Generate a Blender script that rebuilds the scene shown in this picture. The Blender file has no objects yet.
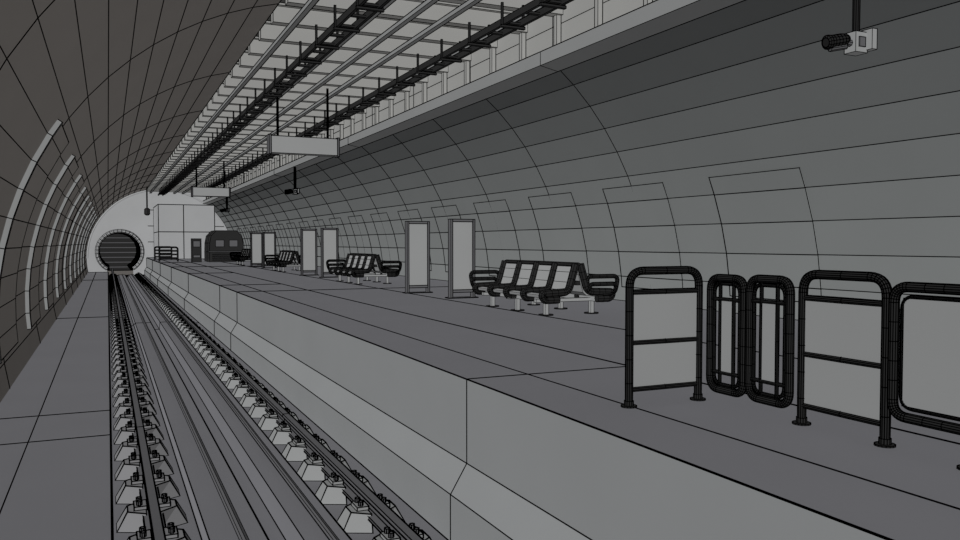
import bpy, math, bmesh
from mathutils import Vector
S=bpy.context.scene
S.view_settings.view_transform='Standard'
def mat(name,col,rough=0.8,noise=0.04):
    m=bpy.data.materials.new(name); m.use_nodes=True
    nt=m.node_tree; b=nt.nodes['Principled BSDF']
    b.inputs['Roughness'].default_value=rough
    b.inputs['Specular IOR Level'].default_value=0.1
    if noise>0:
        n=nt.nodes.new('ShaderNodeTexNoise'); n.inputs['Scale'].default_value=0.7
        r=nt.nodes.new('ShaderNodeValToRGB')
        g=nt.nodes.new('ShaderNodeNewGeometry')
        nt.links.new(g.outputs['Position'],n.inputs['Vector'])
        nt.links.new(n.outputs['Fac'],r.inputs['Fac'])
        r.color_ramp.elements[0].position=0.3; r.color_ramp.elements[1].position=0.7
        r.color_ramp.elements[0].color=tuple(c*(1-noise) for c in col)+(1,)
        r.color_ramp.elements[1].color=tuple(min(1,c*(1+noise)) for c in col)+(1,)
        nt.links.new(r.outputs['Color'],b.inputs['Base Color'])
    else: b.inputs['Base Color'].default_value=tuple(col)+(1,)
    return m
WIRE=mat('seam_black',(0.0,0.0,0.0),1,0)
WIRE.node_tree.nodes['Principled BSDF'].inputs['Specular IOR Level'].default_value=0
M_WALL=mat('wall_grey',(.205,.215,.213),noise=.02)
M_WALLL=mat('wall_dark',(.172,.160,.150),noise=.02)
M_PLAT=mat('platform_grey',(.168,.168,.181),noise=.02)
M_SIDE=mat('platform_side',(.222,.229,.232),noise=.02)
M_BED=mat('bed_grey',(.168,.168,.18),noise=.02)
M_PLINTH=mat('plinth_grey',(.185,.185,.19),noise=.02)
M_LIGHT=mat('light_grey',(.27,.275,.275),noise=.02)
M_END=mat('end_grey',(.33,.335,.34),noise=.02)
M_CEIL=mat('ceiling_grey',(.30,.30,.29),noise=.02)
M_SLAB_SHADED=mat('slab_shaded_grey',(.10,.10,.097),noise=.02)  # shade in the gaps above the beams, put into the slab colour
M_METAL=mat('metal_grey',(.10,.10,.105),noise=.02)
M_TUBE=mat('tube_black',(.014,.014,.014),noise=.0)
M_DARK=mat('dark_metal',(.02,.02,.02),noise=.0)
M_PANEL=mat('panel_grey',(.23,.235,.235),noise=.02)

class MB:
    def __init__(s): s.v=[];s.f=[];s.m=[]
    def add(s,vs,fs,m=0):
        o=len(s.v); s.v+= [tuple(v) for v in vs]
        for f in fs: s.f.append([i+o for i in f]); s.m.append(m)
    def box(s,x0,x1,y0,y1,z0,z1,m=0):
        s.add([(x0,y0,z0),(x1,y0,z0),(x1,y1,z0),(x0,y1,z0),(x0,y0,z1),(x1,y0,z1),(x1,y1,z1),(x0,y1,z1)],
          [(0,3,2,1),(4,5,6,7),(0,1,5,4),(1,2,6,5),(2,3,7,6),(3,0,4,7)],m)
    def extrude(s,prof,ys,m=0,closed=False,flip=False):
        n=len(prof); vs=[(p[0],y,p[1]) for y in ys for p in prof]; fs=[]
        for j in range(len(ys)-1):
            for i in range(n if closed else n-1):
                k=(i+1)%n
                f=(j*n+i,j*n+k,(j+1)*n+k,(j+1)*n+i)
                fs.append(f[::-1] if flip else f)
        if closed:
            fs.append(tuple(range(n))[::-1]); fs.append(tuple((len(ys)-1)*n+i for i in range(n)))
        s.add(vs,fs,m)
    def tube(s,pts,r,n=10,closed=False,m=0,caps=True):
        P=[Vector(p) for p in pts]; N=len(P)
        rs=r if isinstance(r,(list,tuple)) else [r]*N
        T=[]
        for i in range(N):
            if closed: t=P[(i+1)%N]-P[i-1]
            else: t=P[min(i+1,N-1)]-P[max(i-1,0)]
            T.append(t.normalized())
        a=Vector((0,0,1)) if abs(T[0].z)<.9 else Vector((1,0,0))
        u=(a-T[0]*a.dot(T[0])).normalized(); vs=[]
        for i in range(N):
            u=(u-T[i]*u.dot(T[i])).normalized(); w=T[i].cross(u)
            for k in range(n):
                an=2*math.pi*k/n
                vs.append(P[i]+(u*math.cos(an)+w*math.sin(an))*rs[i])
        fs=[]
        for i in range(N if closed else N-1):
            j=(i+1)%N
            for k in range(n):
                l=(k+1)%n; fs.append((i*n+k,i*n+l,j*n+l,j*n+k))
        if caps and not closed:
            fs.append(tuple(range(n))[::-1]); fs.append(tuple((N-1)*n+k for k in range(n)))
        s.add(vs,fs,m)
    def obj(s,name,mats,wire=0,yscale=None,loc=(0,0,0)):
        me=bpy.data.meshes.new(name); me.from_pydata(s.v,[],s.f); 
        o=bpy.data.objects.new(name,me); S.collection.objects.link(o); o.location=loc
        finish(o,mats,s.m,wire,yscale); return o
def finish(o,mats,mi,wire,yscale=None):
    me=o.data
    for a in mats: me.materials.append(a)
    for p,i in zip(me.polygons,mi): p.material_index=i
    if wire:
        for _ in mats: me.materials.append(WIRE)
        w=o.modifiers.new('seams','WIREFRAME'); w.use_replace=False; w.use_even_offset=False
        w.use_boundary=True; w.offset=0; w.material_offset=len(mats); w.thickness=wire
        if yscale:
            y0,t0,y1,t1=yscale; g=o.vertex_groups.new(name='seam_width'); w.thickness=t1
            for v in me.vertices:
                f=min(1,max(0,(v.co.y-y0)/(y1-y0))); g.add([v.index],(t0+(t1-t0)*f)/t1,'REPLACE')
            w.vertex_group='seam_width'
def fillet(pts,r,closed=False,n=5):
    P=[Vector(p) for p in pts]; out=[]; N=len(P)
    for i in range(N):
        if not closed and i in(0,N-1): out.append(P[i]); continue
        a=(P[i-1]-P[i]); b=(P[(i+1)%N]-P[i]); rr=min(r,a.length/2.01,b.length/2.01)
        a=P[i]+a.normalized()*rr; b=P[i]+b.normalized()*rr
        for k in range(n+1):
            t=k/n; out.append(a*(1-t)**2+P[i]*2*t*(1-t)+b*t*t)
    return out
def subdiv(pts,step,closed=False):
    P=[Vector(p) for p in pts]; out=[]
    for i in range(len(P) if closed else len(P)-1):
        a=P[i]; b=P[(i+1)%len(P)]; n=max(1,int((b-a).length/step))
        for k in range(n): out.append(a.lerp(b,k/n))
    if not closed: out.append(P[-1])
    return out

CX,CZ,R=4.4,0.0,6.1
YEND=76.0; Y0=-6.0
YS=(3,.013,70,.09)
def arcl(angs,r=R):
    return [(CX+r*math.cos(math.radians(a)),CZ+r*math.sin(math.radians(a))) for a in angs]
def arc(a0,a1,n,r=R): return arcl([a0+(a1-a0)*i/n for i in range(n+1)],r)
# ---- shell
rings=[y for y in (13.9+3.45*k for k in range(18)) if y<YEND-1]
m=MB(); m.extrude(arc(0,52.5,10),[Y0]+rings+[YEND],flip=True)
m.obj('wall_right',[M_WALL],.012,YS)
lr=[9.0+6.9*k for k in range(10)]
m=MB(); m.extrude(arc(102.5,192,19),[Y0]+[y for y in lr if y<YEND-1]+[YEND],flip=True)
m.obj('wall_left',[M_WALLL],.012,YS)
ZS=6.7
xl,zl=arcl([102.5])[0]; xr,zr=arcl([52.5])[0]
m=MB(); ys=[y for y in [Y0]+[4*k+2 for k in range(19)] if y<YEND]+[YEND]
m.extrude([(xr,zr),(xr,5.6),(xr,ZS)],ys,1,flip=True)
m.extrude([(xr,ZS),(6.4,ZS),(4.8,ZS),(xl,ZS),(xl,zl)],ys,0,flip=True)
m.obj('ceiling',[M_SLAB_SHADED,M_CEIL],.012,YS)
m=MB(); m.extrude([(xr-.28,zr-.02),(xr+.12,zr-.1),(xr+.12,zr+.2),(xr-.28,zr+.25)],[Y0,14,28,42,58,YEND],closed=True)
m.obj('trim_1',[M_PANEL],.012,YS)
# beams
m=MB(); y=2.0
while y<YEND-1:
    m.box(xl+.0,xr,y,y+.2,5.75,6.08)
    m.box(xl+.0,xr,y-.08,y+.28,6.08,6.13)
    m.box(xr-.12,xr-.02,y+.05,y+.15,5.05,5.75)
    y+=1.45
m.obj('ceiling_beams',[M_CEIL],.014,(3,.018,70,.06))
m=MB()
for x in (3.45,4.7,5.4,6.1,7.4):
    m.box(x-.05,x+.05,0,YEND,5.66,5.745)
m.obj('ceiling_joists',[M_PANEL],.014,YS)
# cable ladders
for X in (4.05,6.75):
    m=MB()
    for s in(-1,1):
        x=X+s*.17
        m.box(x-.025,x+.025,1,40,5.26,5.38); m.box(x-.025,x+.025,40,YEND-4,5.26,5.38)
    k=0
    while 1.5+.725*k<YEND-5:
        yy=1.5+.725*k
        m.box(X-.15,X+.15,yy-.035,yy+.035,5.28,5.32)
        if k%2==0:
            for s in(-1,1): m.box(X+s*.215-.015,X+s*.215+.015,yy-.02,yy+.02,5.24,5.65)
            m.box(X-.24,X+.24,yy-.03,yy+.03,5.21,5.25)
        k+=1
    m.obj('cable_ladder',[M_DARK],.02,(5,.014,70,.05))
# ---- platform
jy=[Y0,6.94,21.9,25.5,36,46,56,66,YEND]
m=MB(); m.extrude([(2.92,-1.75),(2.92,-1.09),(3.09,-.81),(3.09,0)],jy,0,flip=True)
m.extrude([(3.09,0),(3.75,0),(4.97,0)],jy,1,flip=True)
m.extrude([(4.97,0),(7.0,0),(10.5,0)],[Y0,21.9,46,YEND],1,flip=True)
m.obj('floor_platform',[M_SIDE,M_PLAT],.012,YS)
# ---- track bed
m=MB()
pr=[(0.0,-1.22),(0.0,-1.55),(.78,-1.55),(.82,-1.47),(1.32,-1.47),(1.34,-1.72),(1.6,-1.72),(1.62,-1.47),(2.02,-1.47),(2.06,-1.55),(2.92,-1.55)]
m.extrude(pr,[Y0,30,YEND],flip=True)
m.obj('floor_track_bed',[M_BED],.012,YS)
m=MB()
m.extrude([(-1.62,-1.22),(-.95,-1.22),(0,-1.22)],[Y0,11.5,13.2,30,60,YEND],flip=True)
m.obj('floor_walkway',[M_BED],.012,YS)
# ---- rails
def rail(X,name,mp):
    m=MB(); z=-1.42
    h=[(X-.09,z),(X-.09,z+.025),(X-.02,z+.045),(X-.02,z+.11),(X-.045,z+.125),(X-.045,z+.165),(X+.045,z+.165),(X+.045,z+.125),(X+.02,z+.11),(X+.02,z+.045),(X+.09,z+.025),(X+.09,z)]
    m.extrude(h[::-1],[0,12,30,60,89],0,closed=True)
    y=3.0
    while y<75.5:
        for s in(-1,1):
            xi,xo=X+s*.06,X+s*.33
            w=.27
            vs=[(xi,y-w,-1.55),(xo,y-w*.5,-1.55),(xo,y+w*.5,-1.55),(xi,y+w,-1.55),
                (xi,y-w*.85,-1.37),(X+s*.23,y-w*.35,-1.37),(X+s*.23,y+w*.35,-1.37),(xi,y+w*.85,-1.37)]
            m.add(vs,[(0,3,2,1),(4,5,6,7),(0,1,5,4),(1,2,6,5),(2,3,7,6),(3,0,4,7)],1)
            m.box(min(X+s*.05,X+s*.17),max(X+s*.05,X+s*.17),y-.1,y+.1,-1.37,-1.33,1)
            if y<30:
                for dy in(-.06,.06): m.tube([(X+s*.12,y+dy,-1.33),(X+s*.12,y+dy,-1.285)],.022,6,m=0)
        y+=.95
    m.obj(name,[M_METAL,mp],.01,(4,.020,60,.06))
rail(.37,'railway_rail',M_PLINTH); rail(2.38,'railway_rail',M_PANEL)
m=MB()
m.tube([(1.1,0,-1.43),(1.1,40,-1.43),(1.1,YEND,-1.43)],.04,8)
m.tube([(1.85,0,-1.43),(1.85,40,-1.43),(1.85,YEND,-1.43)],.035,8)
m.obj('track_conduit',[M_METAL],.01,(5,.008,60,.03))
# ---- curved wall panels
def wallpanel(y0,y1,angs,t,name,mm,wire):
    m=MB(); A=arcl(angs,R+.01); B=arcl(angs,R-t); n=len(angs)-1; N=n+1
    vs=[(p[0],y0,p[1]) for p in A]+[(p[0],y1,p[1]) for p in A]+[(p[0],y0,p[1]) for p in B]+[(p[0],y1,p[1]) for p in B]
    fs=[]
    for i in range(n):
        fs.append((2*N+i,2*N+i+1,3*N+i+1,3*N+i)); 
        fs.append((i,i+1,2*N+i+1,2*N+i)); fs.append((N+i,3*N+i,3*N+i+1,N+i+1))
    fs.append((0,2*N,3*N,N)); fs.append((n,N+n,3*N+n,2*N+n))
    m.add(vs,fs); m.obj(name,[mm],wire)
for k in range(18):
    y=9.4+3.45*k
    if y+2.1>YEND-2: break
    wallpanel(y,y+2.1,[3,5.25,10.5,15.75,21,24.2],.016,'wall_poster_panel',M_WALL,.018+.0010*y)
st=89.5/19
LA=[147]+[102.5+st*i for i in range(10,18)]+[186]
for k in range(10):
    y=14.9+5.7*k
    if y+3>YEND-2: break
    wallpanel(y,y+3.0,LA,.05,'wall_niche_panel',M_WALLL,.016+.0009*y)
    wallpanel(y-.09,y,LA,.085,'wall_panel_lit_edge',M_PANEL,.014+.0006*y)  # paler strip paints the light caught by the panel's near side face
# ---- end wall with portal
PX,PZ,PR=.95,.55,1.8
bm=bmesh.new()
outer=[(10.6,-1.9)]+[(CX+6.3*math.cos(math.radians(a)),CZ+6.75*math.sin(math.radians(a))) for a in range(0,181,5)]+[(-1.9,-1.9)]
pa=[(PX+PR*math.cos(math.radians(a)),PZ+PR*math.sin(math.radians(a))) for a in range(235,-56,-10)]
poly=outer+[(pa[0][0],-1.9)]+pa+[(pa[-1][0],-1.9)]
ed=[];vs=[bm.verts.new((p[0],YEND,p[1])) for p in poly]
for i in range(len(vs)): ed.append(bm.edges.new((vs[i],vs[(i+1)%len(vs)])))
bmesh.ops.triangle_fill(bm,edges=ed,use_beauty=True)
me=bpy.data.meshes.new('wall_end'); bm.to_mesh(me); bm.free()
o=bpy.data.objects.new('wall_end',me); S.collection.objects.link(o); finish(o,[M_END],[0]*len(me.polygons),0)
m=MB()
m.tube([(p[0],YEND-.05,p[1]) for p in pa],.13,6)
m.obj('trim_2',[M_END],.07)
m=MB(); m.tube([(CX+6.0*math.cos(math.radians(a)),YEND-.05,6.0*math.sin(math.radians(a))) for a in range(0,181,6)],.07,6)
m.obj('trim_4',[M_END],0)
m=MB()
for z in (1.4,2.8,4.2): m.box(3.2,10,YEND-.05,YEND-.01,z-.03,z+.03)
for x in (8.8,): m.box(x-.03,x+.03,YEND-.05,YEND-.01,0,3.8)
m.obj('trim_3',[WIRE],0)
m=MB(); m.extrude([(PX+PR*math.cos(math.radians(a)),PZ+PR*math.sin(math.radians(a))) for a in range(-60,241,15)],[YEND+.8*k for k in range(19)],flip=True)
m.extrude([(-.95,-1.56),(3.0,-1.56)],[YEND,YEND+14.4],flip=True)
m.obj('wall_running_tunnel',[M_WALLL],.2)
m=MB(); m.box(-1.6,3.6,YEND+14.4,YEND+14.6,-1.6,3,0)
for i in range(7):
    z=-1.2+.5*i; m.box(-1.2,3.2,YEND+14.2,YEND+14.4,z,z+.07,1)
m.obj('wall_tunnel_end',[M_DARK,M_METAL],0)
# stair enclosure
m=MB()
for (a,b) in ((3.7,5.6),(5.6,8.0)):
    for (c,d) in ((0,2.2),(2.2,4.4)):
        m.box(a,b,69,YEND-.1,c,d)
m.obj('stair_enclosure',[M_END],.10)
# ---- barriers
def barrier(p0,p1,name):
    m=MB(); a=Vector((p0[0],p0[1],0)); b=Vector((p1[0],p1[1],0)); H=1.08; up=Vector((0,0,1))
    path=subdiv(fillet([a,a+up*H,b+up*H,b],.13,n=8),.16)
    m.tube(path,.029,12)
    for z in (.91,.51,.14): m.tube([a+up*z,a.lerp(b,.5)+up*z,b+up*z],.02,10)
    for p in(a,b):
        m.tube([p,p+up*.012],.062,16); m.tube([p+up*.012,p+up*.05],.036,12)
    d=(b-a).normalized(); n=Vector((-d.y,d.x,0))*.006
    a2=a+d*.02; b2=b-d*.02
    vs=[a2-n+up*.15,b2-n+up*.15,b2+n+up*.15,a2+n+up*.15,a2-n+up*.9,b2-n+up*.9,b2+n+up*.9,a2+n+up*.9]
    m.add(vs,[(0,3,2,1),(4,5,6,7),(0,1,5,4),(1,2,6,5),(2,3,7,6),(3,0,4,7)],1)
    m.obj(name,[M_TUBE,M_PANEL],.010)
barrier((3.73,5.22),(4.42,5.22),'platform_barrier')
barrier((4.5,4.20),(4.5,3.52),'platform_barrier')
def loop(m,y0,y1,z0,z1,sheet=False,X=4.46):
    path=subdiv(fillet([(X,y0,z0),(X,y0,z1),(X,y1,z1),(X,y1,z0)],.1,True,8),.12,True)
    m.tube(path,.029,12,True)
    if not sheet:
        for t in (.3,.7):
            yy=y0+(y1-y0)*t; m.tube([(X,yy,z0),(X,yy,(z0+z1)/2),(X,yy,z1)],.012,8)
        for z in (z0+.14,z1-.17): m.tube([(X,y0,z),(X,y1,z)],.014,8)
        m.box(X-.004,X+.004,y0+.13,y1-.13,z0+.14,z1-.17,1)
        i=.045; rr=.012
    else:
        i=.06; rr=.010
        m.box(X-.005,X+.005,y0+.07,y1-.07,z0+.07,z1-.07,1)
        for yy in (y0+.5,y1-.5):
            m.tube([(X,yy,0),(X,yy,z0)],.026,12); m.tube([(X,yy,0),(X,yy,.012)],.06,16)
    path=subdiv(fillet([(X,y0+i,z0+i),(X,y0+i,z1-i),(X,y1-i,z1-i),(X,y1-i,z0+i)],.08,True,6),.12,True)
    m.tube(path,rr,8,True)
m=MB(); loop(m,4.74,5.12,.12,1.02); loop(m,4.28,4.68,.12,1.03)
for z in(.3,.8): m.tube([(4.46,4.66,z),(4.46,4.76,z)],.016,8)
m.obj('railing_gate',[M_TUBE,M_PANEL],.009)
m=MB(); loop(m,1.4,3.44,.22,1.03,True); m.obj('railing_panel',[M_TUBE,M_PANEL],.009)
# ---- benches
def bench(Y,wire):
    m=MB(); X=7.6; L=2.8; ns=4; w=L/ns
    prof=[(.07,.88),(.10,.78),(.15,.6),(.2,.46),(.27,.40),(.45,.385),(.62,.40),(.72,.385)]
    for s in(-1,1):
        for i in range(ns):
            ya=Y+i*w+.11; yb=Y+(i+1)*w-.11
            P=[(X+s*p[0],p[1]) for p in prof]; Q=[(X+s*(p[0]-.02),p[1]-.05) for p in prof]
            m.extrude(P+Q[::-1],[ya,yb],1,closed=True,flip=(s>0))
        for i in range(ns+1):
            y=Y+i*w
            pts=fillet([(X+s*.05,y,.92),(X+s*.2,y,.43),(X+s*.74,y,.41),(X+s*.70,y,.30),(X+s*.4,y,.30)],.1,n=4)
            m.tube(subdiv(pts,.12),.065,8)
        y=Y+L+.03 if s<0 else Y-.03
        for zz,x0 in ((.70,.16),(.56,.24)):
            pts=subdiv(fillet([(X+s*.2,y,.44),(X+s*x0,y,zz),(X+s*(.92-x0/2),y,zz),(X+s*.78,y,.40),(X+s*.5,y,.38)],.11,n=5),.12)
            m.tube(pts,.035,8)
        m.box(X+s*.48-.05,X+s*.48+.05,Y,Y+L,.24,.33,1)
        for y in (Y+.3,Y+L/2,Y+L-.3):
            m.box(X+s*.48-.035,X+s*.48+.035,y-.035,y+.035,.01,.3,1)
            m.tube([(X+s*.48,y,0),(X+s*.48,y,.02)],.13,14)
    for y in (Y+.3,Y+L/2,Y+L-.3): m.box(X-.7,X+.7,y-.04,y+.04,.24,.3,1)
    m.box(X-.04,X+.04,Y,Y+L,.55,.62,0)
    m.tube([(X,Y-.02,.9),(X,Y+L/2,.9),(X,Y+L+.02,.9)],.05,8)
    m.obj('station_bench',[M_TUBE,M_LIGHT],wire)
for k in range(4): bench(12.2+11.9*k,.014+.008*k)
# ---- totems
def totem(x,y,wire):
    m=MB(); w=.31;H=1.86
    m.box(x-w,x-w+.05,y-.07,y+.07,0,H,0); m.box(x+w-.05,x+w,y-.07,y+.07,0,H,0)
    m.box(x-w+.05,x+w-.05,y-.07,y+.07,H-.06,H,0); m.box(x-w+.05,x+w-.05,y-.07,y+.07,.14,.2,0)
    m.box(x-w+.05,x+w-.05,y-.04,y+.04,.2,H-.06,1)
    m.box(x-w-.06,x+w+.06,y-.12,y+.12,0,.02,0)
    m.obj('information_totem',[M_METAL,M_LIGHT],wire)
for k in range(3):
    totem(7.57,17.3+12.4*k,.03+.014*k); totem(7.3,19.55+12.4*k,.03+.014*k)
# ---- signs
for y in (22.5,44.8):
    m=MB(); m.box(4.1,5.95,y-.12,y+.12,3.78,4.25,1); m.box(4.04,4.1,y-.14,y+.14,3.75,4.28,0); m.box(5.95,6.0,y-.14,y+.14,3.75,4.28,0)
    for x in(4.3,5.7): m.tube([(x,y,4.25),(x,y,4.7),(x,y,5.66)],.02,8)
    m.obj('hanging_sign',[M_METAL,M_LIGHT],.016+.0009*y)
# ---- cctv
def cctv(x,y,z,wire,k=1.55):
    m=MB()
    m.tube([(x,y,z),(x,y,z+.6),(x,y,4.82)],.038,10,m=2)
    m.box(x-.06*k,x+.06*k,y-.05*k,y+.05*k,z-.09*k,z+.06*k,1)
    m.box(x+.05*k,x+.1*k,y-.1*k,y+.06*k,z-.07*k,z+.08*k,1)
    m.box(x-.03*k,x+.03*k,y-.06*k,y-.05*k,z-.05*k,z+.02*k,0)
    m.tube([(x-.06*k,y,z-.02*k),(x-.12*k,y,z-.02*k)],.025*k,8)
    d=Vector((-.95,.1,-.2)).normalized(); a=Vector((x-.09*k,y,z+.01))
    m.tube([a+d*t*k for t in(0,.02,.05,.08,.11,.14,.17,.19,.20)],[r*k for r in[.03,.04,.045,.045,.045,.045,.05,.05,.035]],12,m=2)
    m.tube([a+d*.02-Vector((0,0,.05*k)),a+d*.16*k-Vector((0,0,.05*k))],.02*k,8)
    m.obj('security_camera',[M_METAL,M_LIGHT,M_TUBE],wire)
cctv(7.84,6.6,3.62,.014)
cctv(7.88,37.2,3.7,.07); cctv(7.88,60.5,3.7,.09)
m=MB(); m.tube([(3.0,72,4.2),(3.0,72,5.9)],.05,8); m.tube([(3.0,72,4.2),(3.0,72,4.1),(3.0,72,3.7),(3.0,72,3.6)],[.1,.22,.22,.1],8)
m.obj('signal_lamp',[M_DARK],.03)
# ---- kiosk at the far end
m=MB(); ax0,ax1=6.25,8.5
pr=[(ax0,0),(ax0,.7),(ax0+.02,1.3),(ax0+.12,1.8),(ax0+.45,2.15),(ax1-.45,2.15),(ax1-.12,1.8),(ax1-.02,1.3),(ax1,.7),(ax1,0)]
m.extrude(pr[::-1],[57,58,59,60],0,closed=True)
m.box(ax0+.4,ax0+.95,56.94,57,1.05,1.5,1); m.box(ax0+1.3,ax1-.4,56.94,57,1.05,1.5,1)
for i in range(4): m.box(ax0+.2,ax1-.2,56.9,57,.12+.13*i,.16+.13*i,1)
m.box(ax0-.1,ax1+.1,56.7,57,.7,.76,1)
m.obj('platform_kiosk',[M_DARK,M_METAL],.05)
x,y,h=5.45,57.5,1.6
m=MB(); m.box(x-.3,x+.3,y-.3,y+.3,0,h,0); m.box(x-.22,x+.22,y-.34,y-.3,h*.65,h*.9,1); m.box(x-.22,x+.22,y-.36,y-.3,h*.2,h*.3,1)
m.obj('ticket_machine',[M_DARK,M_METAL],.05)
m=MB()
for x0,y0 in ((3.25,60),(3.25,66)):
    m.tube(fillet([(x0,y0,0),(x0,y0,1.0),(x0+1.2,y0,1.0),(x0+1.2,y0,0)],.15),.05,8)
    for z in(.25,.5,.75): m.tube([(x0,y0,z),(x0+1.2,y0,z)],.05,8)
m.obj('platform_end_fence',[M_DARK],.03)
# ---- light
def sun(name,vec,st,col):
    l=bpy.data.lights.new(name,'SUN'); l.energy=st; l.color=col; l.angle=.1; l.use_shadow=False
    o=bpy.data.objects.new(name,l); S.collection.objects.link(o); o.location=(3,-4,5)
    o.rotation_euler=Vector(vec).to_track_quat('-Z','Y').to_euler()
sun('key_sun',(.66,.55,-.50),3.7,(1,1,1))
sun('fill_sun',(-.6,.5,.6),1.0,(1,.98,.96))
w=bpy.data.worlds.new('world'); S.world=w; w.use_nodes=True
w.node_tree.nodes['Background'].inputs[0].default_value=(.5,.5,.5,1); w.node_tree.nodes['Background'].inputs[1].default_value=.3
# ---- camera
c=bpy.data.cameras.new('camera'); c.lens=30; c.sensor_width=36; c.clip_end=300
o=bpy.data.objects.new('camera',c); S.collection.objects.link(o); o.location=(0,0,1.3)
o.rotation_euler=(math.radians(90-1.93),0,math.radians(-24.94)); S.camera=o
